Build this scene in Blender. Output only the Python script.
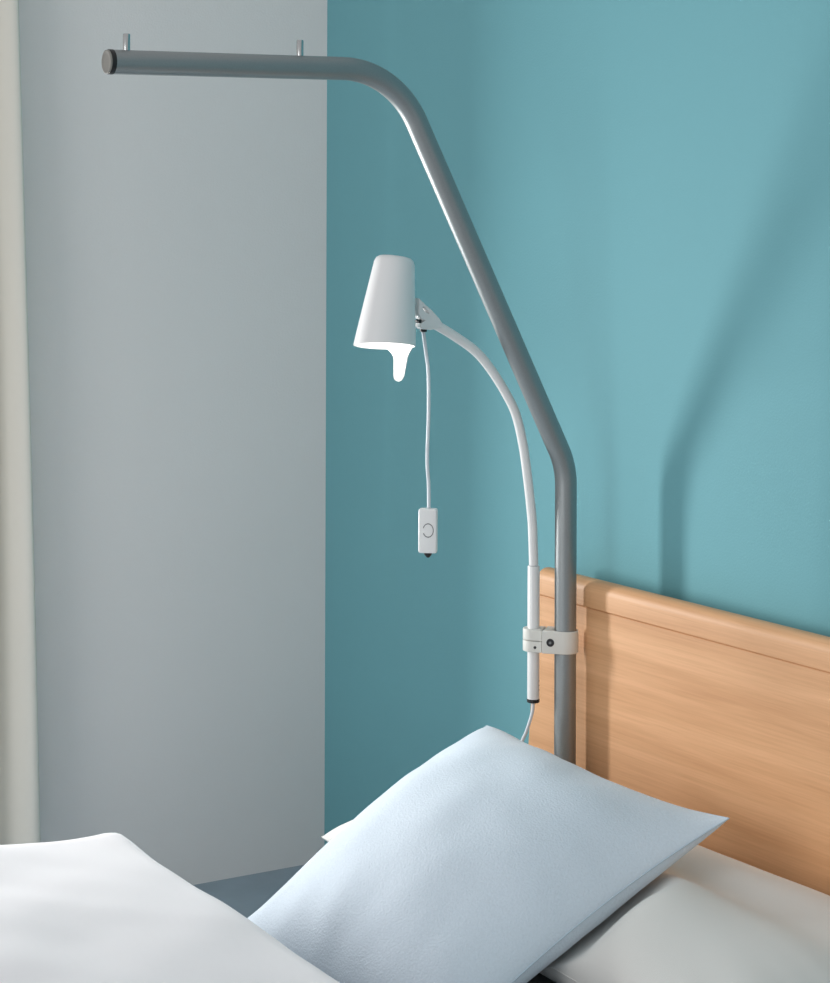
import bpy, bmesh, math, random
from mathutils import Vector, Matrix, noise
from mathutils.bvhtree import BVHTree

random.seed(4)
for o in list(bpy.data.objects):
    bpy.data.objects.remove(o)
SC = bpy.context.scene
COL = SC.collection
R = math.radians

# ------------------------------------------------------------------ camera
# world: x runs along the teal head wall (grey wall at x = 0), y = 0 is the head wall, the room is y < 0
YAW = R(31.3)
cam_d = bpy.data.cameras.new('camera')
cam = bpy.data.objects.new('camera', cam_d)
COL.objects.link(cam)
cam_d.sensor_fit = 'HORIZONTAL'
cam_d.sensor_width = 36.0
cam_d.lens = 2097.0 / 830.0 * 36.0
cam_d.shift_y = -(491.5 - 200.0) / 830.0
cam_d.clip_start = 0.05
FWD = Vector((-math.cos(YAW), math.sin(YAW), 0))
RGT = Vector((math.sin(YAW), math.cos(YAW), 0))
UP = Vector((0, 0, 1))
roll = 0.0034
rx = RGT + UP * roll
ry = UP - RGT * roll
m = Matrix((rx.normalized(), ry.normalized(), -FWD)).transposed().to_4x4()
m.translation = Vector((3.891, -2.1467, 1.4002))
cam.matrix_world = m
SC.camera = cam

# ------------------------------------------------------------------ world, lights, exposure
SC.view_settings.view_transform = 'Standard'
SC.view_settings.look = 'None'
SC.view_settings.gamma = 1.0
SC.view_settings.use_curve_mapping = False
SC.view_settings.exposure = 0.0

w = bpy.data.worlds.new('World')
SC.world = w
w.use_nodes = True
bg = w.node_tree.nodes['Background']
bg.inputs[0].default_value = (0.985, 0.985, 1.0, 1)
bg.inputs[1].default_value = 0.56


def area(name, loc, direction, sx, sy, power, color):
    l = bpy.data.lights.new(name, 'AREA')
    l.shape = 'RECTANGLE'
    l.size = sx
    l.size_y = sy
    l.energy = power
    l.color = color
    o = bpy.data.objects.new(name, l)
    o.location = loc
    o.rotation_euler = Vector(direction).to_track_quat('-Z', 'Y').to_euler()
    COL.objects.link(o)
    return o


# daylight in an assumed, unseen window of the grey wall, just left of the frame
area('assumed_window_daylight', (-0.06, -0.985, 0.97), (1, 0, 0), 0.16, 0.62, 22.5, (1.0, 0.995, 0.99))
# larger, softer area light added towards the foot end, in open air; source assumed
area('added_foot_end_light', (2.2, -4.1, 1.5), (-0.25, 0.96, -0.08), 1.5, 1.7, 30.0, (1.0, 0.995, 0.99))

# ------------------------------------------------------------------ helpers


def lin(c):
    out = []
    for v in c:
        v = v / 255.0
        out.append(v / 12.92 if v <= 0.04045 else ((v + 0.055) / 1.055) ** 2.4)
    return (out[0], out[1], out[2], 1.0)


def mat(name, rgb, rough=0.5, metal=0.0, bump=None, vary=0.0, vscale=4.0, sheen=0.0, coat=0.0):
    mt = bpy.data.materials.new(name)
    mt.use_nodes = True
    nt = mt.node_tree
    b = nt.nodes['Principled BSDF']
    c = lin(rgb)
    b.inputs['Base Color'].default_value = c
    b.inputs['Roughness'].default_value = rough
    b.inputs['Metallic'].default_value = metal
    b.inputs['Sheen Weight'].default_value = sheen
    b.inputs['Coat Weight'].default_value = coat
    tc = nt.nodes.new('ShaderNodeTexCoord')
    if vary:
        n = nt.nodes.new('ShaderNodeTexNoise')
        n.inputs['Scale'].default_value = vscale
        n.inputs['Detail'].default_value = 5
        nt.links.new(tc.outputs['Object'], n.inputs['Vector'])
        r = nt.nodes.new('ShaderNodeValToRGB')
        r.color_ramp.elements[0].position = 0.3
        r.color_ramp.elements[1].position = 0.7
        r.color_ramp.elements[0].color = tuple(v * (1 - vary) for v in c[:3]) + (1,)
        r.color_ramp.elements[1].color = tuple(min(1, v * (1 + vary)) for v in c[:3]) + (1,)
        nt.links.new(n.outputs[0], r.inputs[0])
        nt.links.new(r.outputs[0], b.inputs['Base Color'])
    if bump:
        scale, strength, dist = bump
        n = nt.nodes.new('ShaderNodeTexNoise')
        n.inputs['Scale'].default_value = scale
        n.inputs['Detail'].default_value = 3
        nt.links.new(tc.outputs['Object'], n.inputs['Vector'])
        bp = nt.nodes.new('ShaderNodeBump')
        bp.inputs['Strength'].default_value = strength
        bp.inputs['Distance'].default_value = dist
        nt.links.new(n.outputs[0], bp.inputs['Height'])
        nt.links.new(bp.outputs[0], b.inputs['Normal'])
    return mt


def weave_mat(name, rgb, scale, strength, vary=0.03, sheen=0.15):
    mt = mat(name, rgb, rough=0.9, sheen=sheen)
    nt = mt.node_tree
    b = nt.nodes['Principled BSDF']
    tc = [n for n in nt.nodes if n.type == 'TEX_COORD'][0]
    ws = []
    for ax in ('X', 'Y'):
        wv = nt.nodes.new('ShaderNodeTexWave')
        wv.bands_direction = ax
        wv.inputs['Scale'].default_value = scale
        wv.inputs['Distortion'].default_value = 3.0
        wv.inputs['Detail'].default_value = 2
        wv.inputs['Detail Scale'].default_value = 2
        nt.links.new(tc.outputs['UV'], wv.inputs['Vector'])
        ws.append(wv)
    mx = nt.nodes.new('ShaderNodeMath')
    mx.operation = 'ADD'
    nt.links.new(ws[0].outputs['Fac'], mx.inputs[0])
    nt.links.new(ws[1].outputs['Fac'], mx.inputs[1])
    bp = nt.nodes.new('ShaderNodeBump')
    bp.inputs['Strength'].default_value = strength
    bp.inputs['Distance'].default_value = 0.001
    nt.links.new(mx.outputs[0], bp.inputs['Height'])
    nt.links.new(bp.outputs[0], b.inputs['Normal'])
    c = lin(rgb)
    mr = nt.nodes.new('ShaderNodeMapRange')
    mr.inputs['From Max'].default_value = 2.0
    nt.links.new(mx.outputs[0], mr.inputs['Value'])
    mc = nt.nodes.new('ShaderNodeMix')
    mc.data_type = 'RGBA'
    mc.inputs[6].default_value = tuple(v * (1 - vary) for v in c[:3]) + (1,)
    mc.inputs[7].default_value = tuple(min(1, v * (1 + vary)) for v in c[:3]) + (1,)
    nt.links.new(mr.outputs[0], mc.inputs[0])
    nt.links.new(mc.outputs[2], b.inputs['Base Color'])
    return mt


def wood_mat(name):
    mt = bpy.data.materials.new(name)
    mt.use_nodes = True
    nt = mt.node_tree
    b = nt.nodes['Principled BSDF']
    b.inputs['Roughness'].default_value = 0.5
    tc = nt.nodes.new('ShaderNodeTexCoord')

    def stretched(sx, sy, sz, scale, detail, dist=0.0):
        mp = nt.nodes.new('ShaderNodeMapping')
        mp.inputs['Scale'].default_value = (sx, sy, sz)
        mp.inputs['Rotation'].default_value = (0, R(1.6), 0)
        nt.links.new(tc.outputs['Object'], mp.inputs['Vector'])
        n = nt.nodes.new('ShaderNodeTexNoise')
        n.inputs['Scale'].default_value = scale
        n.inputs['Detail'].default_value = detail
        n.inputs['Distortion'].default_value = dist
        nt.links.new(mp.outputs[0], n.inputs['Vector'])
        return n
    broad = stretched(0.5, 4, 9.0, 3.0, 6, 0.5)
    fine = stretched(2.5, 20, 95.0, 3.0, 5, 0.3)
    r1 = nt.nodes.new('ShaderNodeValToRGB')
    r1.color_ramp.elements[0].position = 0.32
    r1.color_ramp.elements[1].position = 0.68
    r1.color_ramp.elements[0].color = lin((213, 161, 115))
    r1.color_ramp.elements[1].color = lin((228, 178, 132))
    nt.links.new(broad.outputs[0], r1.inputs[0])
    r2 = nt.nodes.new('ShaderNodeValToRGB')
    r2.color_ramp.elements[0].position = 0.30
    r2.color_ramp.elements[1].position = 0.62
    r2.color_ramp.elements[0].color = (0.80, 0.74, 0.68, 1)
    r2.color_ramp.elements[1].color = (1, 1, 1, 1)
    nt.links.new(fine.outputs[0], r2.inputs[0])
    mx = nt.nodes.new('ShaderNodeMix')
    mx.data_type = 'RGBA'
    mx.blend_type = 'MULTIPLY'
    mx.inputs[0].default_value = 0.5
    nt.links.new(r1.outputs[0], mx.inputs[6])
    nt.links.new(r2.outputs[0], mx.inputs[7])
    nt.links.new(mx.outputs[2], b.inputs['Base Color'])
    bp = nt.nodes.new('ShaderNodeBump')
    bp.inputs['Strength'].default_value = 0.15
    bp.inputs['Distance'].default_value = 0.0006
    nt.links.new(fine.outputs[0], bp.inputs['Height'])
    nt.links.new(bp.outputs[0], b.inputs['Normal'])
    return mt


def emit_mat(name, rgb, strength):
    mt = bpy.data.materials.new(name)
    mt.use_nodes = True
    b = mt.node_tree.nodes['Principled BSDF']
    b.inputs['Base Color'].default_value = (0.9, 0.9, 0.9, 1)
    b.inputs['Emission Color'].default_value = lin(rgb)
    b.inputs['Emission Strength'].default_value = strength
    return mt


def link_mesh(name, me, m_, parent=None, smooth=True, autosmooth=None):
    o = bpy.data.objects.new(name, me)
    COL.objects.link(o)
    me.materials.append(m_)
    if smooth:
        for p in me.polygons:
            p.use_smooth = True
        if autosmooth:
            me.set_sharp_from_angle(angle=R(autosmooth))
    if parent is not None:
        bpy.context.view_layer.update()
        o.parent = parent
        o.matrix_parent_inverse = parent.matrix_world.inverted()
    return o


def from_pydata(name, verts, faces, m_, parent=None, smooth=True, autosmooth=None, recalc=True):
    me = bpy.data.meshes.new(name)
    me.from_pydata([tuple(v) for v in verts], [], faces)
    if recalc:
        bm = bmesh.new()
        bm.from_mesh(me)
        bmesh.ops.recalc_face_normals(bm, faces=bm.faces)
        bm.to_mesh(me)
        bm.free()
    me.update()
    return link_mesh(name, me, m_, parent, smooth, autosmooth)


def from_bm(name, bm, m_, parent=None, smooth=True, autosmooth=35):
    me = bpy.data.meshes.new(name)
    bmesh.ops.recalc_face_normals(bm, faces=bm.faces)
    bm.to_mesh(me)
    bm.free()
    return link_mesh(name, me, m_, parent, smooth, autosmooth)


def empty(name, loc):
    o = bpy.data.objects.new(name, None)
    o.location = loc
    o.empty_display_size = 0.1
    COL.objects.link(o)
    return o


def tag(o, label, cat=None, group=None):
    o['label'] = label
    if cat:
        o['category'] = cat
    if group:
        o['group'] = group


def structure(o):
    o['kind'] = 'structure'
    return o


def catmull(P, n=8):
    P = [Vector(p) for p in P]
    P = [P[0] * 2 - P[1]] + P + [P[-1] * 2 - P[-2]]
    out = []
    for i in range(1, len(P) - 2):
        a, b, c, d = P[i - 1:i + 3]
        for k in range(n):
            t = k / n
            out.append(0.5 * ((2 * b) + (c - a) * t + (2 * a - 5 * b + 4 * c - d) * t * t + (3 * b - a - 3 * c + d) * t ** 3))
    out.append(P[-2])
    return out


def fillet(P, radii, n=20):
    P = [Vector(p) for p in P]
    out = [P[0]]
    for i in range(1, len(P) - 1):
        a = (P[i - 1] - P[i]).normalized()
        b = (P[i + 1] - P[i]).normalized()
        half = a.angle(b) / 2
        rr = radii[i - 1]
        d = rr / math.tan(half)
        c = P[i] + (a + b).normalized() * (rr / math.sin(half))
        s = P[i] + a * d - c
        e = P[i] + b * d - c
        tot = s.angle(e)
        ax = s.cross(e).normalized()
        for k in range(n + 1):
            out.append(c + Matrix.Rotation(tot * k / n, 3, ax) @ s)
    out.append(P[-1])
    return out


def tube(name, P, r, m_, parent=None, seg=20, capbevel=0.0):
    P = [Vector(p) for p in P]
    rs = r if isinstance(r, (list, tuple)) else [r] * len(P)
    T = []
    for i in range(len(P)):
        a = P[max(0, i - 1)]
        b = P[min(len(P) - 1, i + 1)]
        T.append((b - a).normalized())
    u = T[0].orthogonal().normalized()
    verts, faces = [], []
    for i, p in enumerate(P):
        u = (u - T[i] * u.dot(T[i])).normalized()
        v = T[i].cross(u)
        for k in range(seg):
            a = 2 * math.pi * k / seg
            verts.append(p + (u * math.cos(a) + v * math.sin(a)) * rs[i])
    for i in range(len(P) - 1):
        for k in range(seg):
            k2 = (k + 1) % seg
            faces.append((i * seg + k, i * seg + k2, (i + 1) * seg + k2, (i + 1) * seg + k))
    faces.append(tuple(range(seg))[::-1])
    faces.append(tuple((len(P) - 1) * seg + k for k in range(seg)))
    return from_pydata(name, verts, faces, m_, parent, True, 50)


def lathe(name, prof, M, m_, parent=None, seg=48, autosmooth=40):
    """prof: list of (radius, height along local z); closed at the ends when radius is 0"""
    verts, faces, rings = [], [], []
    for (r, z) in prof:
        if r < 1e-6:
            rings.append([len(verts)])
            verts.append(M @ Vector((0, 0, z)))
        else:
            ring = []
            for k in range(seg):
                a = 2 * math.pi * k / seg
                ring.append(len(verts))
                verts.append(M @ Vector((r * math.cos(a), r * math.sin(a), z)))
            rings.append(ring)
    for A, B in zip(rings[:-1], rings[1:]):
        for k in range(seg):
            k2 = (k + 1) % seg
            if len(A) == 1 and len(B) == 1:
                continue
            if len(A) == 1:
                faces.append((A[0], B[k2], B[k]))
            elif len(B) == 1:
                faces.append((A[k], A[k2], B[0]))
            else:
                faces.append((A[k], A[k2], B[k2], B[k]))
    return from_pydata(name, verts, faces, m_, parent, True, autosmooth)


def axis_matrix(origin, z, xhint=None):
    z = Vector(z).normalized()
    x = Vector(xhint) if xhint is not None else z.orthogonal()
    x = (x - z * x.dot(z)).normalized()
    y = z.cross(x)
    M = Matrix((x, y, z)).transposed().to_4x4()
    M.translation = Vector(origin)
    return M


def disc(name, c, axis, r, h, m_, parent=None, bev=0.0006, seg=28):
    """short bevelled cylinder, centre c at its back face, growing along axis"""
    return lathe(name, [(0, 0), (r, 0), (r, h - bev), (r - bev, h), (0, h)], axis_matrix(c, axis), m_, parent, seg)


def add_box(bm, lo, hi, bev=0.0, seg=2):
    r = bmesh.ops.create_cube(bm, size=1.0)
    lo, hi = Vector(lo), Vector(hi)
    for v in r['verts']:
        v.co = Vector(((v.co.x + .5) * (hi.x - lo.x) + lo.x, (v.co.y + .5) * (hi.y - lo.y) + lo.y, (v.co.z + .5) * (hi.z - lo.z) + lo.z))
    if bev:
        es = list({e for v in r['verts'] for e in v.link_edges})
        bmesh.ops.bevel(bm, geom=es, offset=bev, segments=seg, affect='EDGES', profile=0.5)


def box(name, lo, hi, m_, parent=None, bev=0.0, seg=2):
    bm = bmesh.new()
    add_box(bm, lo, hi, bev, seg)
    return from_bm(name, bm, m_, parent)


def extrude2d(name, outlines, depth, bevel, M, m_, parent=None):
    """filled planar outlines (later ones are holes) thickened along local z, 0 .. depth"""
    cu = bpy.data.curves.new('outline', 'CURVE')
    cu.dimensions = '2D'
    cu.fill_mode = 'BOTH'
    for pts in outlines:
        s = cu.splines.new('POLY')
        s.points.add(len(pts) - 1)
        for i, p in enumerate(pts):
            s.points[i].co = (p[0], p[1], 0, 1)
        s.use_cyclic_u = True
    cu.extrude = depth / 2 - bevel
    cu.bevel_depth = bevel
    cu.bevel_resolution = 2
    cu.offset = -bevel
    tmp = bpy.data.objects.new('outline', cu)
    COL.objects.link(tmp)
    dg = bpy.context.evaluated_depsgraph_get()
    me = bpy.data.meshes.new_from_object(tmp.evaluated_get(dg))
    bpy.data.objects.remove(tmp)
    bpy.data.curves.remove(cu)
    me.name = name
    me.materials.clear()
    bm = bmesh.new()
    bm.from_mesh(me)
    bmesh.ops.remove_doubles(bm, verts=bm.verts, dist=1e-6)
    bmesh.ops.recalc_face_normals(bm, faces=bm.faces)
    bm.to_mesh(me)
    bm.free()
    me.transform(M @ Matrix.Translation((0, 0, depth / 2)))
    return link_mesh(name, me, m_, parent, True, 35)


def circle(cx, cy, r, n=40, a0=0, a1=2 * math.pi, full=True):
    nn = n if full else n - 1
    return [(cx + r * math.cos(a0 + (a1 - a0) * k / nn), cy + r * math.sin(a0 + (a1 - a0) * k / nn)) for k in range(n)]


# ------------------------------------------------------------------ materials
M_TEAL = mat('teal_wall_paint', (110, 170, 179), 0.75, bump=(260, 0.25, 0.0012), vary=0.015, vscale=1.5)
M_GREY = mat('grey_wall_paint', (238, 234, 232), 0.85, bump=(230, 0.3, 0.0015), vary=0.012, vscale=2)
M_FLOOR = mat('slate_blue_floor', (150, 166, 178), 0.45, vary=0.08, vscale=9, bump=(60, 0.1, 0.001))
M_TRIM = mat('window_frame_paint', (235, 235, 232), 0.4)
M_CURTAIN = weave_mat('cream_curtain_cloth', (236, 231, 220), 160, 0.2)
M_WOOD = wood_mat('beech_veneer')
M_STEEL = mat('grey_metallic_lacquer', (150, 155, 156), 0.44, 0.75, bump=(900, 0.05, 0.0002), vary=0.04, vscale=500)
M_PIN = mat('bright_steel', (190, 192, 192), 0.25, 1.0)
M_BLACK = mat('black_plastic', (22, 23, 25), 0.45)
M_CAP = mat('grey_end_cap_plastic', (140, 138, 132), 0.45)
M_WHITE = mat('white_lamp_lacquer', (232, 233, 233), 0.32, coat=0.2)
M_CLAMP = mat('white_clamp_plastic', (222, 222, 216), 0.5)
M_CABLE = mat('pale_grey_cable', (215, 222, 228), 0.45)
M_PRINT = mat('grey_print', (120, 122, 124), 0.6)
M_LED = emit_mat('lamp_light', (255, 250, 240), 30.0)
M_BLUE = mat('pale_blue_linen', (219, 231, 242), 0.92, bump=(330, 0.45, 0.0022), vary=0.025, vscale=260, sheen=0.15)
M_BLUE_SEAM = mat('pale_blue_seam', (196, 212, 224), 0.9)
M_SHEET = weave_mat('white_pillow_cotton', (228, 227, 223), 150, 0.12, 0.01)
M_DUVET = weave_mat('white_duvet_cotton', (236, 234, 236), 190, 0.10, 0.01)
M_MATT = weave_mat('mattress_cover', (120, 128, 134), 120, 0.2)
M_FRAME = mat('bed_frame_lacquer', (170, 172, 172), 0.4, 0.3)

# ------------------------------------------------------------------ room shell
CEIL = 2.6
structure(box('floor', (-0.12, -4.2, -0.06), (3.9, 0.12, 0.0), M_FLOOR))
structure(box('wall_back', (-0.12, 0.0, 0.0), (3.9, 0.12, CEIL), M_TEAL))
WY0, WY1, WZ0, WZ1 = -0.85, -1.75, 0.35, 1.75  # assumed window opening, out of view, for the daylight lamp
bm = bmesh.new()
add_box(bm, (-0.12, WY0, 0), (0, 0, CEIL))
add_box(bm, (-0.12, -4.2, 0), (0, WY1, CEIL))
add_box(bm, (-0.12, WY1, 0), (0, WY0, WZ0))
add_box(bm, (-0.12, WY1, WZ1), (0, WY0, CEIL))
structure(from_bm('wall_left', bm, M_GREY, None, False, None))
bm = bmesh.new()
add_box(bm, (-0.115, WY0 - 0.05, WZ0), (-0.065, WY0, WZ1), 0.004)
add_box(bm, (-0.115, WY1, WZ0), (-0.065, WY1 + 0.05, WZ1), 0.004)
add_box(bm, (-0.115, WY1 + 0.05, WZ0), (-0.065, WY0 - 0.05, WZ0 + 0.05), 0.004)
add_box(bm, (-0.115, WY1 + 0.05, WZ1 - 0.05), (-0.065, WY0 - 0.05, WZ1), 0.004)
structure(from_bm('assumed_window', bm, M_TRIM))  # frame of the assumed window, unseen

# ------------------------------------------------------------------ curtain at the assumed window's edge
ZT, ZB = 2.35, 0.12
NS, NZ = 90, 40
front, back = [], []
for j in range(NZ + 1):
    tz = j / NZ
    z = ZT + (ZB - ZT) * tz
    edge = -0.7410 + 0.0610 * (ZT - z) / 2.0
    span = 0.105 + 0.02 * tz
    pl = []
    for i in range(NS + 1):
        s = i / NS
        y = edge - span * s
        ph = s * 1.25 * 2 * math.pi + 0.3 * math.sin(z * 1.3)
        x = 0.062 + 0.030 * math.sin(ph + 0.9) * (0.85 + 0.15 * math.sin(z * 2.1))
        pl.append(Vector((x, y + 0.006 * math.cos(ph), z)))
    for i in range(NS + 1):
        a = pl[max(0, i - 1)]
        b = pl[min(NS, i + 1)]
        n = Vector((-(b - a).y, (b - a).x, 0)).normalized()
        e = min(i, NS - i)
        t = 0.0022 * (1 if e > 1 else 0.6)
        front.append(pl[i] + n * t)
        back.append(pl[i] - n * t)
W_ = NS + 1
verts = front + back
nb = len(front)
faces = []
for j in range(NZ):
    for i in range(NS):
        a = j * W_ + i
        faces.append((a, a + 1, a + 1 + W_, a + W_))
        faces.append((nb + a, nb + a + W_, nb + a + 1 + W_, nb + a + 1))
    for i in (0, NS):
        a = j * W_ + i
        faces.append((a, a + W_, nb + a + W_, nb + a))
for j in (0, NZ):
    for i in range(NS):
        a = j * W_ + i
        faces.append((a, a + 1, nb + a + 1, nb + a))
cur = from_pydata('curtain', verts, faces, M_CURTAIN)
tag(cur, 'cream curtain hanging in a narrow bunch along the left edge of the grey wall', 'curtain')

# ------------------------------------------------------------------ bed: frame, legs, headboard
bed = empty('hospital_bed', (1.38, -1.1, 0))
tag(bed, 'hospital bed with a beech wood headboard standing before the teal wall', 'bed')
bm = bmesh.new()
for (lo, hi) in (((1.006, -2.2, 0.10), (1.036, -0.046, 0.155)), ((1.88, -2.2, 0.10), (1.92, -0.046, 0.155)),
                 ((1.02, -2.2, 0.10), (1.88, -2.14, 0.155)), ((1.02, -0.094, 0.10), (1.88, -0.046, 0.155)), ((1.004, -0.150, 0.10), (1.064, -0.093, 0.156)),
                 ((1.02, -1.2, 0.12), (1.88, -1.14, 0.155))):
    add_box(bm, lo, hi, 0.004)
from_bm('frame', bm, M_FRAME, bed)
for (x, y) in ((1.025, -0.2), (1.90, -0.2), (1.025, -2.1), (1.90, -2.1)):
    lathe('leg', [(0, 0), (0.028, 0), (0.03, 0.006), (0.022, 0.03), (0.019, 0.101), (0, 0.101)],
          axis_matrix((x, y, 0), (0, 0, 1)), M_FRAME, bed, 20)


def hb_y(x):
    return 0.027 * (x - 1.04)


HL, HR, HT = 0.9115, 1.96, 0.7665


def headboard_piece(name, z0, z1, yf, yb, rad_t, parent, ztop_round=True, lean=True):
    """vertical section extruded along x, with a tapering left edge and softened ends"""
    n = 8
    sec = [(yf, z0), (yb, z0)]
    if ztop_round:
        for k in range(n + 1):
            a = k / n * math.pi / 2
            sec.append((yb - rad_t + rad_t * math.cos(a), z1 - rad_t + rad_t * math.sin(a)))
        for k in range(n + 1):
            a = math.pi / 2 + k / n * math.pi / 2
            sec.append((yf + rad_t + rad_t * math.cos(a), z1 - rad_t + rad_t * math.sin(a)))
    else:
        sec += [(yb, z1 - 0.002), (yb - 0.002, z1), (yf + 0.002, z1), (yf, z1 - 0.002)]
    xs = [0.0, 0.0006, 0.0015, 0.003, 0.005, 0.014]
    cols = [(HL + e, e) for e in xs] + [(1.2, 1), (1.5, 1)] + [(HR - e, e) for e in xs[::-1]]
    vs, fs = [], []
    ym = (yf + yb) / 2
    zm = (z0 + z1) / 2
    hy = (yb - yf) / 2
    hz = (z1 - z0) / 2
    re = 0.004
    for (x, e) in cols:
        inset = 0 if e >= re else re - math.sqrt(max(0, re * re - (re - e) ** 2))
        for (y, z) in sec:
            yy = ym + (y - ym) * (1 - inset / hy)
            zz = z - (inset if (z > zm and ztop_round) else 0)
            taper = -0.100 * (HT - zz) if x < 1.0 else 0
            vs.append((x + taper, yy + hb_y(x), zz))
    m_ = len(sec)
    for i in range(len(cols) - 1):
        for k in range(m_):
            k2 = (k + 1) % m_
            fs.append((i * m_ + k, i * m_ + k2, (i + 1) * m_ + k2, (i + 1) * m_ + k))
    fs.append(tuple(range(m_)))
    fs.append(tuple((len(cols) - 1) * m_ + k for k in range(m_)))
    return from_pydata(name, vs, fs, M_WOOD, parent, True, 30)


hb = headboard_piece('headboard', 0.157, 0.7215, -0.080, -0.046, 0.004, bed, False)
headboard_piece('top_rail', 0.7228, HT, -0.083, -0.043, 0.0185, hb, True)

# ------------------------------------------------------------------ mattress
MZ = 0.315
mt = box('mattress', (1.03, -2.15, 0.157), (1.925, -0.165, MZ), M_MATT, None, 0.045, 5)
tag(mt, 'grey mattress on the bed, under the white pillow and white duvet', 'mattress')

# ------------------------------------------------------------------ pillows


def pillow_grid(TL, TR, BR, BL, n, tup, tdn, bow, N=84, expo=0.55, seed=0.0, amp=0.005, extra=None, round_c=(0, 0, 0, 0), dn_full=False, skew=0.0, pw=2.1):
    """two skins meeting in a seam; u runs TL->TR, v runs TL->BL"""
    TL, TR, BR, BL, n = Vector(TL), Vector(TR), Vector(BR), Vector(BL), Vector(n).normalized()
    top, bot, mid = [], [], []
    for j in range(N + 1):
        for i in range(N + 1):
            u, v = i / N, j / N
            # denser rows near the seam
            u = 0.5 - 0.5 * math.cos(math.pi * u) * (0.35 + 0.65 * 1) if False else u
            a, b = 2 * u - 1, 2 * v - 1
            a = math.copysign(1 - (1 - abs(a)) ** 1.35, a)
            b = math.copysign(1 - (1 - abs(b)) ** 1.35, b)
            aa = a * (1 - bow[0] * (1 - b * b)) if a < 0 else a * (1 - bow[1] * (1 - b * b))
            bb = b * (1 - bow[2] * (1 - a * a)) if b < 0 else b * (1 - bow[3] * (1 - a * a))
            # soften chosen corners
            for ci, (sa, sb) in enumerate(((-1, -1), (1, -1), (1, 1), (-1, 1))):
                if round_c[ci]:
                    k = max(0, (sa * a + sb * b) - 1.55) / 0.45
                    if sa * a > 0 and sb * b > 0:
                        aa -= sa * round_c[ci] * k * k
                        bb -= sb * round_c[ci] * k * k
            U, V = (aa + 1) / 2, (bb + 1) / 2
            p = TL * (1 - U) * (1 - V) + TR * U * (1 - V) + BR * U * V + BL * (1 - U) * V
            ak = a + skew * (1 - a * a)
            prof = max(0.0, (1 - abs(ak) ** (2.1 if ak < 0 else pw)) * (1 - abs(b) ** 2.1)) ** expo
            edge = min(1.0, prof * 2.2)
            nz = noise.noise(Vector((U * 2.4 + seed, V * 2.4, seed))) * amp * 1.6
            nz += noise.noise(Vector((U * 6 + seed, V * 6, seed + 3))) * amp * 0.7
            # gathers running in from the seam
            d = 1 - max(abs(a), abs(b))
            al = U if abs(b) > abs(a) else V
            nz += noise.noise(Vector((al * 13 + seed, d * 2.0, seed + 7))) * amp * 0.9 * math.exp(-d * 5) * edge
            ex = extra(U, V) if extra else 0.0
            top.append(p + n * (tup * prof + (nz + ex) * edge))
            bot.append(p - n * (tdn * prof ** (0.42 / expo if dn_full else 1.0) + 0.5 * nz * edge))
            mid.append((u, v))
    return top, bot, N


def skin_faces(N, bnd_shared=True):
    W = N + 1
    n1 = W * W
    idx_b = {}
    k = n1
    for j in range(W):
        for i in range(W):
            if i in (0, N) or j in (0, N):
                idx_b[(i, j)] = j * W + i
            else:
                idx_b[(i, j)] = k
                k += 1
    faces = []
    for j in range(N):
        for i in range(N):
            a = j * W + i
            faces.append((a, a + 1, a + 1 + W, a + W))
            faces.append((idx_b[(i, j)], idx_b[(i, j + 1)], idx_b[(i + 1, j + 1)], idx_b[(i + 1, j)]))
    return faces, idx_b


def build_skin(name, top, bot, N, m_, parent=None, scale=1.0):
    faces, idx_b = skin_faces(N)
    W = N + 1
    verts = [v.copy() for v in top]
    inner = [(j, i) for j in range(W) for i in range(W) if not (i in (0, N) or j in (0, N))]
    for (j, i) in inner:
        verts.append(bot[j * W + i].copy())
    uv_of = {}
    for j in range(W):
        for i in range(W):
            uv_of[j * W + i] = (i / N * scale, j / N * scale)
            uv_of[idx_b[(i, j)]] = (i / N * scale, j / N * scale)
    o = from_pydata(name, verts, faces, m_, parent)
    me = o.data
    uvl = me.uv_layers.new(name='UVMap')
    for lp in me.loops:
        uvl.data[lp.index].uv = uv_of[lp.vertex_index]
    return o, verts, faces


def seam_path(top, N):
    W = N + 1
    r = [top[i] for i in range(W)] + [top[j * W + N] for j in range(1, W)]
    r += [top[N * W + i] for i in range(N - 1, -1, -1)] + [top[j * W] for j in range(N - 1, -1, -1)]
    return r


# pale blue cushion, leaning back on the white pillow
TL, TR = (0.984, -0.235, 0.546), (1.602, -0.235, 0.532)
BL, BR = (1.160, -0.800, 0.340), (1.640, -0.720, 0.330)
nn = (Vector(TR) - Vector(TL)).cross(Vector(BL) - Vector(TL))
nn = -nn if nn.z < 0 else nn


def cush_extra(U, V):
    e = 0.02 * math.exp(-((U - 0.04) / 0.07) ** 2 - ((V - 0.03) / 0.06) ** 2)
    return e


ctop, cbot, cN = pillow_grid(TL, TR, BR, BL, nn, 0.122, 0.080, (0.13, 0.09, 0.13, 0.0), seed=2.3, amp=0.008, expo=0.72,
                             extra=cush_extra, round_c=(0.075, 0, 0, 0), dn_full=True, skew=0.0, pw=1.75)
for p in cbot:
    p.z = max(p.z, MZ + 0.006)
cush, cv, cf = build_skin('cushion', ctop, cbot, cN, M_BLUE)
tag(cush, 'pale blue square cushion leaning on the white pillow in front of the headboard', 'cushion')
tube('seam', seam_path(ctop, cN), 0.0011, M_BLUE_SEAM, cush, 8)
cush_bvh = BVHTree.FromPolygons(cv, cf)

# white pillow lying flat against the headboard
FL, HLc = (0.897, -0.500, 0.363), (0.893, -0.19, 0.385)
HRc, FR = (1.935, -0.080, 0.395), (1.93, -0.530, 0.366)


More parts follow.
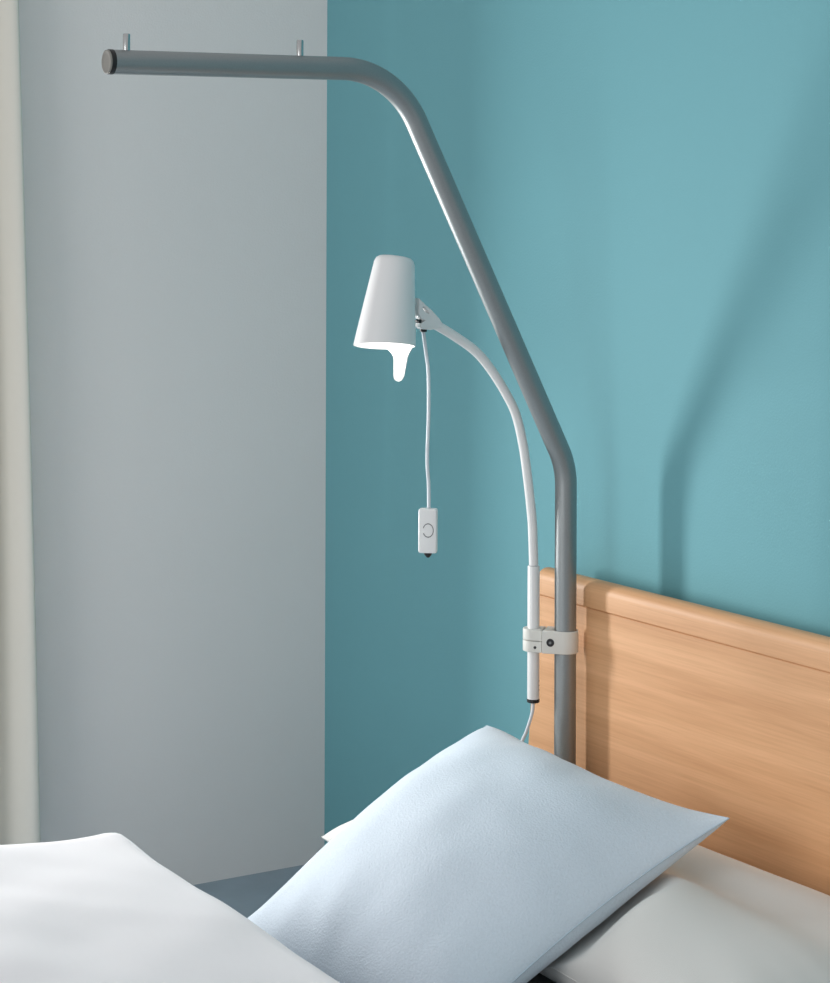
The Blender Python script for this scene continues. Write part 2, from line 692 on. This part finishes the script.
def pil_extra(U, V):
    e = 0.034 * math.exp(-((U - 0.68) / 0.13) ** 2 - ((V - 0.74) / 0.22) ** 2)
    e -= 0.022 * math.exp(-((U - 0.64) / 0.26) ** 2 - ((V - 0.36) / 0.12) ** 2)
    return e


ptop, pbot, pN = pillow_grid(HLc, HRc, FR, FL, (0, 0, 1), 0.085, 0.062, (0.0, 0.0, 0.01, 0.02), seed=9.1, amp=0.005,
                             expo=0.42, extra=pil_extra)

def under_cushion(x, y):
    """height the white pillow is pressed down to at x, y by the cushion lying on it"""
    best = 9.0
    for rr_, nk in ((0.0, 1), (0.012, 6), (0.026, 8), (0.045, 10)):
        for k in range(nk):
            a = 2 * math.pi * k / nk
            h = cush_bvh.ray_cast(Vector((x + rr_ * math.cos(a), y + rr_ * math.sin(a), 0.0)), UP)
            if h[0] is not None:
                best = min(best, h[0].z + 0.55 * rr_)
    return best - 0.007


W_ = pN + 1
limit = [under_cushion(p.x, p.y) for p in ptop]
for lst in (ptop, pbot):
    for i, p in enumerate(lst):
        p.z = min(p.z, limit[i])
        p.y = min(p.y, -0.084 + hb_y(p.x))
for it in range(6):
    zz = [p.z for p in ptop]
    for j in range(1, pN):
        for i in range(1, pN):
            k = j * W_ + i
            ptop[k].z = min(limit[k], 0.5 * zz[k] + 0.125 * (zz[k - 1] + zz[k + 1] + zz[k - W_] + zz[k + W_]))
for i, p in enumerate(ptop):
    p.z = max(p.z, MZ + 0.009)
for i, p in enumerate(pbot):
    p.z = min(max(p.z, MZ + 0.003), ptop[i].z - 0.004) if ptop[i].z < pbot[i].z + 0.004 and not (i % W_ in (0, pN) or i // W_ in (0, pN)) else max(p.z, MZ + 0.003)
pil, pv, pf = build_skin('pillow', ptop, pbot, pN, M_SHEET)
tag(pil, 'white pillow lying flat on the mattress against the headboard under the blue cushion', 'pillow')
tube('seam', seam_path(ptop, pN), 0.0009, M_SHEET, pil, 8)

# ------------------------------------------------------------------ duvet
Y0, Y1 = -0.8885, -2.32
sec = []            # mid surface section: list of (x, z, nx, nz, half thickness)
xa, xb, zlow = 0.970, 1.99, 0.13
ztop, rc = 0.4035, 0.085
for k in range(12):
    sec.append((xa, zlow + (ztop - rc - zlow) * k / 12, -1, 0, 0.026))
for k in range(13):
    a = math.pi - k / 12 * math.pi / 2
    sec.append((xa + rc + rc * math.cos(a), ztop - rc + rc * math.sin(a), math.cos(a), math.sin(a), 0.026 + 0.046 * (k / 12)))
for k in range(1, 60):
    sec.append((xa + rc + (xb - xa - 2 * rc) * k / 60, ztop, 0, 1, 0.072))
for k in range(13):
    a = math.pi / 2 - k / 12 * math.pi / 2
    sec.append((xb - rc + rc * math.cos(a), ztop - rc + rc * math.sin(a), math.cos(a), math.sin(a), 0.072 - 0.046 * (k / 12)))
for k in range(1, 13):
    sec.append((xb, ztop - rc - (ztop - rc - zlow) * k / 12, 1, 0, 0.026))
ys = [Y0]
re = 0.05
for k in range(1, 9):
    ys.append(Y0 - re * (1 - math.cos(k / 8 * math.pi / 2)))
ny = 90
for k in range(1, ny + 1):
    ys.append(Y0 - re + (Y1 + re - Y0 + re) * k / ny)
for k in range(1, 9):
    ys.append(Y1 + re * (1 - math.sin(k / 8 * math.pi / 2)) if k < 8 else Y1)
top, bot = [], []
ns = len(sec)
for j, y in enumerate(ys):
    d0 = min(re, Y0 - y)
    d1 = min(re, y - Y1)
    ty = math.sqrt(max(0, 1 - (1 - d0 / re) ** 2)) * math.sqrt(max(0, 1 - (1 - d1 / re) ** 2))
    rise = 0.022 * min(1, max(0, (Y0 - 0.06 - y) / 0.3))
    for i, (x, z, nx, nz, h) in enumerate(sec):
        e = min(1, min(i, ns - 1 - i) / 3)
        es = math.sqrt(max(0, 1 - (1 - e) ** 2))
        wob = noise.noise(Vector((x * 3.1, y * 3.1, 1.7))) * 0.010
        wob += noise.noise(Vector((x * 7 + y * 5, y * 7 - x * 2, 4.2))) * 0.005
        fold = noise.noise(Vector((x * 2.0 + y * 1.2, (x - y) * 9, 8.8))) * 0.0035
        hem = 0.004 * noise.noise(Vector((x * 5, 2.0, 0.3)))
        t = h * ty * es
        o = t + (wob + fold + rise * max(0, nz)) * ty * es
        top.append(Vector((x + nx * o, y + hem, z + nz * o - 0.004 * (1 - ty))))
        bot.append(Vector((x - nx * t, y + hem, z - nz * t - 0.004 * (1 - ty))))
verts = top + bot
nb = len(top)
faces = []
for j in range(len(ys) - 1):
    for i in range(ns - 1):
        a = j * ns + i
        faces.append((a, a + 1, a + 1 + ns, a + ns))
        faces.append((nb + a, nb + a + ns, nb + a + 1 + ns, nb + a + 1))
bm = bmesh.new()
bv = [bm.verts.new(v) for v in verts]
uvl = bm.loops.layers.uv.new('UVMap')
for f in faces:
    ff = bm.faces.new([bv[k] for k in f])
    for lp, k in zip(ff.loops, f):
        kk = k % nb
        lp[uvl].uv = ((kk % ns) / ns * 1.4, ys[kk // ns])
bmesh.ops.remove_doubles(bm, verts=bm.verts, dist=1e-6)
duv = from_bm('duvet', bm, M_DUVET, None, True, None)
tag(duv, 'puffy white duvet spread over the bed in the lower left foreground', 'duvet')

# ------------------------------------------------------------------ bent grab pole
PX = 1.0345
POLE_Y = -0.1135
PR = 0.0182
pole = empty('trapeze_pole', (PX, POLE_Y, 0.157))
tag(pole, 'grey metal trapeze pole bent over the bed, standing in front of the headboard', 'pole')
A_END = Vector((PX, -0.930, 1.6010))
tube('pole_tube', fillet([(PX, POLE_Y, 0.157), (PX, POLE_Y, 0.957), (PX, -0.4496, 1.6060), A_END], (0.13, 0.15), 24), PR, M_STEEL, pole, 40)
adir = (A_END - Vector((PX, -0.4496, 1.6060))).normalized()
cap = lathe('end_cap', [(0, 0), (PR + 0.0004, 0), (PR + 0.0004, 0.006), (PR - 0.001, 0.0068), (0, 0.0068)], axis_matrix(A_END, adir), M_BLACK, pole, 40)
tag(cap, 'black ring of the end cap')
capd = lathe('cap_disc', [(0, 0.0), (PR - 0.0006, 0.0), (PR - 0.0006, 0.0024), (PR - 0.0018, 0.0030), (PR - 0.0030, 0.0030), (PR - 0.0042, 0.0020), (PR - 0.009, 0.0018), (0, 0.0018)],
             axis_matrix(A_END + adir * 0.0069, adir), M_CAP, cap, 40)
tag(capd, 'grey disc of the end cap')
for yy in (-0.9075, -0.6185):
    zc = 1.6060 + (yy + 0.4496) * (A_END.z - 1.6060) / (A_END.y + 0.4496)
    p = lathe('peg', [(0, 0), (0.0054, 0), (0.0054, 0.0235), (0.0047, 0.0245), (0, 0.0245)],
              axis_matrix((PX, yy, zc + PR - 0.0006), (0, 0, 1)), M_PIN, pole, 20)
    tag(p, 'bright steel peg on top of the arm')

# ------------------------------------------------------------------ reading lamp clamped to the pole
TX, TY = 0.9945, -0.1505                    # lamp tube axis
lamp = empty('reading_lamp', (TX, TY, 0.5629))
tag(lamp, 'white gooseneck reading lamp clamped to the grey pole, switched on', 'lamp')
tb = lathe('tube', [(0, 0), (0.0102, 0), (0.0102, 0.2215), (0.0096, 0.2225), (0, 0.2225)], axis_matrix((TX, TY, 0.566), (0, 0, 1)), M_WHITE, lamp, 32)
lathe('tube_cap', [(0, 0), (0.009, 0), (0.0106, 0.001), (0.0106, 0.0062), (0, 0.0062)], axis_matrix((TX, TY, 0.5596), (0, 0, 1)), M_BLACK, tb, 32)
sd = (Vector((0.80, 0.60, 0))).normalized()
for k in range(3):
    disc('print_mark', Vector((TX, TY, 0.5813 + 0.0075 * k)) + sd * 0.0100, sd, 0.0012, 0.0004, M_PRINT, tb, 0.0001, 10)
neck_pts = [(TX, TY, 0.7894), (TX, -0.1521, 0.8312), (TX, -0.1543, 0.8677), (TX, -0.1627, 0.9318), (TX, -0.1729, 0.9924), (TX, -0.1879, 1.0448),
            (TX, -0.2094, 1.0824), (TX, -0.2393, 1.1226), (TX, -0.2688, 1.1521), (TX, -0.3099, 1.1783), (TX, -0.3479, 1.1988)]
tube('gooseneck', catmull(neck_pts, 8), 0.0079, M_WHITE, lamp, 28)

# head joint between neck and shade: a tapering bracket in the plane of the neck
Mj = Matrix(((0, 0, 1, TX - 0.009), (1, 0, 0, 0), (0, 1, 0, 0), (0, 0, 0, 1)))
outl = [(-0.382, 1.2416), (-0.3714, 1.2324), (-0.3571, 1.2213), (-0.3429, 1.2075), (-0.3379, 1.2009), (-0.3394, 1.1933), (-0.3491, 1.1913),
        (-0.3592, 1.1897), (-0.3754, 1.1913), (-0.3805, 1.1958), (-0.3784, 1.2009), (-0.3704, 1.2055), (-0.3784, 1.208), (-0.3836, 1.2171)]
hole = [(-0.3734, 1.2283), (-0.3749, 1.2258), (-0.3739, 1.2233), (-0.3684, 1.2181), (-0.3632, 1.2161), (-0.3647, 1.2201), (-0.3699, 1.2258)]
joint = extrude2d('head_joint', [outl, hole], 0.018, 0.002, Mj, M_WHITE, lamp)
gr = disc('cable_grommet', (TX, -0.3689, 1.1911), (0, 0, -1), 0.0058, 0.0045, M_BLACK, joint)
tag(gr, 'black cable grommet')
kn = disc('gap_shade', (TX - 0.006, -0.3779, 1.2042), (1, 0, 0), 0.0030, 0.012, M_BLACK, joint)  # added black disc, stands in for the shade in the joint's small gap
tag(kn, 'black disc added for the shade in the gap of the head joint')

# shade: a blunt cone, its mouth tipped towards the viewer, with a drop-shaped grip hanging from the rim
ax = (Vector((0, 0, -1)) + (-FWD) * 0.185 + RGT * (-0.115)).normalized()
RIM = Vector((TX, -0.442, 1.1658))
SH = 0.1455
apex = RIM - ax * SH
Ms = axis_matrix(apex, ax, FWD)             # local x ~ away from the viewer, local z ~ towards the mouth
RO0, RO1, TH = 0.0318, 0.0502, 0.0024


def rad(z):
    return RO0 + (RO1 - RO0) * z / SH


prof = [(0, 0.0), (RO0 * 0.55, 0.0003), (RO0 * 0.84, 0.0012), (RO0 * 0.96, 0.0042), (rad(0.010), 0.010)]
prof += [(rad(SH * k / 8), SH * k / 8) for k in range(1, 8)] + [(rad(SH) - 0.0003, SH - 0.0006), (rad(SH) - 0.0012, SH), (rad(SH) - TH, SH - 0.0006)]
prof += [(rad(SH * k / 8) - TH, SH * k / 8) for k in range(7, 0, -1)] + [(rad(0.012) - TH, 0.0135), (RO0 * 0.6, 0.004), (0, 0.003)]
shade = lathe('lamp_shade', prof, Ms, M_WHITE, lamp, 72)
# the mouth is cut slightly aslant to the axis, shorter on the joint's side
SL = (RGT - ax * RGT.dot(ax)).normalized()
CUT = 0.034


def aslant(p):
    z = (p - apex).dot(ax)
    return p - ax * (z * CUT * (p - apex).dot(SL) / RO1)


for v in shade.data.vertices:
    v.co = aslant(v.co)
# grip
AZ = 0.0
for trial in (0,):
    lr = RGT - ax * RGT.dot(ax)
    lx = Ms.to_3x3() @ Vector((1, 0, 0))
    ly = Ms.to_3x3() @ Vector((0, 1, 0))
    d = (FWD * math.cos(R(36)) + RGT * math.sin(R(36)))
    AZ = math.atan2(d.dot(ly), d.dot(lx))
GL, NL, NA = 0.054, 30, 14
vs, fs = [], []
for layer in (0, 1):
    for j in range(NL + 1):
        l = -0.006 + (GL + 0.006) * j / NL
        lt = max(0, l) / GL
        wdt = 0.0096 + 0.0105 * max(0, 1 - lt / 0.33) ** 2.2 + 0.0055 * (1 - lt)
        tip = 0.0115
        if l > GL - tip:
            q = (l - (GL - tip)) / tip
            wdt *= math.sqrt(max(0.0004, 1 - q * q))
        for i in range(NA + 1):
            a = -1 + 2 * i / NA
            rr = rad(SH + l * 0.1) - (0.0002 if layer == 0 else TH - 0.0002)
            an = AZ + a * wdt / rr
            vs.append(aslant(Ms @ Vector((rr * math.cos(an), rr * math.sin(an), SH + l))))
n1 = (NL + 1) * (NA + 1)
for j in range(NL):
    for i in range(NA):
        a = j * (NA + 1) + i
        fs.append((a, a + 1, a + NA + 2, a + NA + 1))
        fs.append((n1 + a, n1 + a + NA + 1, n1 + a + NA + 2, n1 + a + 1))
    for i in (0, NA):
        a = j * (NA + 1) + i
        fs.append((a, a + NA + 1, n1 + a + NA + 1, n1 + a))
for j in (0, NL):
    for i in range(NA):
        a = j * (NA + 1) + i
        fs.append((a, a + 1, n1 + a + 1, n1 + a))
from_pydata('grip', vs, fs, M_WHITE, shade, True, 50)
disc('bulb', apex + ax * 0.045, ax, 0.026, 0.012, M_LED, shade, 0.003)

# clamp: a two-part collar round the lamp tube and a body round the pole
CZ, CH = 0.6658, 0.0375
cu_ = Vector((PX - TX, POLE_Y - TY, 0))
CD = cu_.length
cu_.normalize()
cv_ = UP.cross(cu_)                         # v points away from the room side
Mc = Matrix((cu_, cv_, UP)).transposed().to_4x4()
Mc.translation = Vector((TX, TY, CZ - CH / 2))
b1, r2 = 0.0218, 0.0178
xs = 0.0192
out_body = [(xs, b1), (xs, -b1)] + [(CD + b1 * math.cos(a), b1 * math.sin(a)) for a in [-math.pi / 2 + math.pi * k / 28 for k in range(29)]]
clamp = extrude2d('clamp', [out_body, circle(CD, 0, PR + 0.0003, 48)], CH, 0.0016, Mc, M_CLAMP, lamp)
for k in (0, 1):
    Mk = Mc @ Matrix.Translation((0, 0, 0.0 if k == 0 else CH / 2 + 0.0005))
    oc = [(xs - 0.0016, -r2), (xs - 0.0016, r2)] + [(r2 * math.cos(a), r2 * math.sin(a)) for a in [math.pi / 2 + math.pi * i / 28 for i in range(29)]]
    extrude2d('collar', [oc, circle(0, 0, 0.0105, 40)], CH / 2 - 0.0005, 0.0010, Mk, M_CLAMP, clamp)
cn = -cv_ if cv_.dot(FWD) > 0 else cv_
s1 = disc('screw', Mc @ Vector((0.0335, 0, CH / 2)) + cn * (b1 - 0.0008), cn, 0.0066, 0.0020, M_BLACK, clamp)
tag(s1, 'black socket screw')
disc('screw_socket', Mc @ Vector((0.0335, 0, CH / 2)) + cn * (b1 + 0.00122), cn, 0.0024, 0.0006, M_PRINT, s1, 0.0001, 6)
s2 = disc('set_screw', Mc @ Vector((0.0065, 0, CH / 2 - 0.0105)) + cn * (r2 - 0.0015), cn, 0.0024, 0.0020, M_BLACK, clamp, 0.0002)
tag(s2, 'small black set screw')

# hanging cable with rocker switch
cab = tube('switch_cable', catmull([(TX, -0.3689, 1.1866), (TX, -0.3642, 1.1562), (TX, -0.359, 1.1182), (TX, -0.3583, 1.0534), (TX, -0.3606, 0.9798),
                                    (TX, -0.3577, 0.9383), (TX, -0.3571, 0.9007)], 8), 0.0030, M_CABLE, lamp, 16)
# switch body faces the viewer
fdir = (-FWD * 0.96 + RGT * (-0.12) + UP * 0.03).normalized()
side = UP.cross(fdir).normalized()
upv = fdir.cross(side)
swc = Vector((TX, -0.3585, 0.8639))
Msw = Matrix((side, upv, fdir)).transposed().to_4x4()
Msw.translation = swc - fdir * 0.008


def rrect(w_, h_, r_, n=8):
    out = []
    for (sx, sy, a0) in ((1, 1, 0), (-1, 1, 90), (-1, -1, 180), (1, -1, 270)):
        for k in range(n + 1):
            a = R(a0 + 90 * k / n)
            out.append((sx * (w_ - r_) + r_ * math.cos(a), sy * (h_ - r_) + r_ * math.sin(a)))
    return out


sw = extrude2d('switch_body', [rrect(0.0152, 0.0360, 0.004)], 0.017, 0.003, Msw, M_WHITE, lamp)
# ring groove of the button: a thin dark ring, open on one side
ring = []
ri, ro = 0.0078, 0.0090
a0, a1 = R(-155), R(160)
ring = [(ro * math.cos(a0 + (a1 - a0) * k / 40), 1.28 * ro * math.sin(a0 + (a1 - a0) * k / 40)) for k in range(41)]
ring += [(ri * math.cos(a1 - (a1 - a0) * k / 40), 1.28 * ri * math.sin(a1 - (a1 - a0) * k / 40)) for k in range(41)]
rg = extrude2d('switch_ring', [ring], 0.0006, 0.0001, Msw @ Matrix.Translation((0.001, 0.001, 0.0169)), M_PRINT, sw)
tag(rg, 'thin grey ring on the switch')
cg = lathe('cord_grip', [(0, 0), (0.0062, 0), (0.0062, 0.003), (0.0022, 0.0078), (0, 0.0082)], axis_matrix(swc - upv * 0.0358, -upv), M_BLACK, sw, 20)
tag(cg, 'black cord grip under the switch')

# mains lead leaving the tube's lower end and running down behind the cushion
tube('mains_lead', catmull([(TX, TY, 0.5604), (TX, -0.1515, 0.5467), (TX - 0.001, -0.1555, 0.5314), (TX - 0.004, -0.1621, 0.5101), (TX - 0.010, -0.1682, 0.4857),
                            (TX - 0.02, -0.1459, 0.4553), (TX - 0.02, -0.135, 0.41), (TX - 0.02, -0.128, 0.289), (TX - 0.02, -0.127, 0.18), (TX - 0.02, -0.127, 0.02)], 8), 0.0028, M_CABLE, lamp, 14)
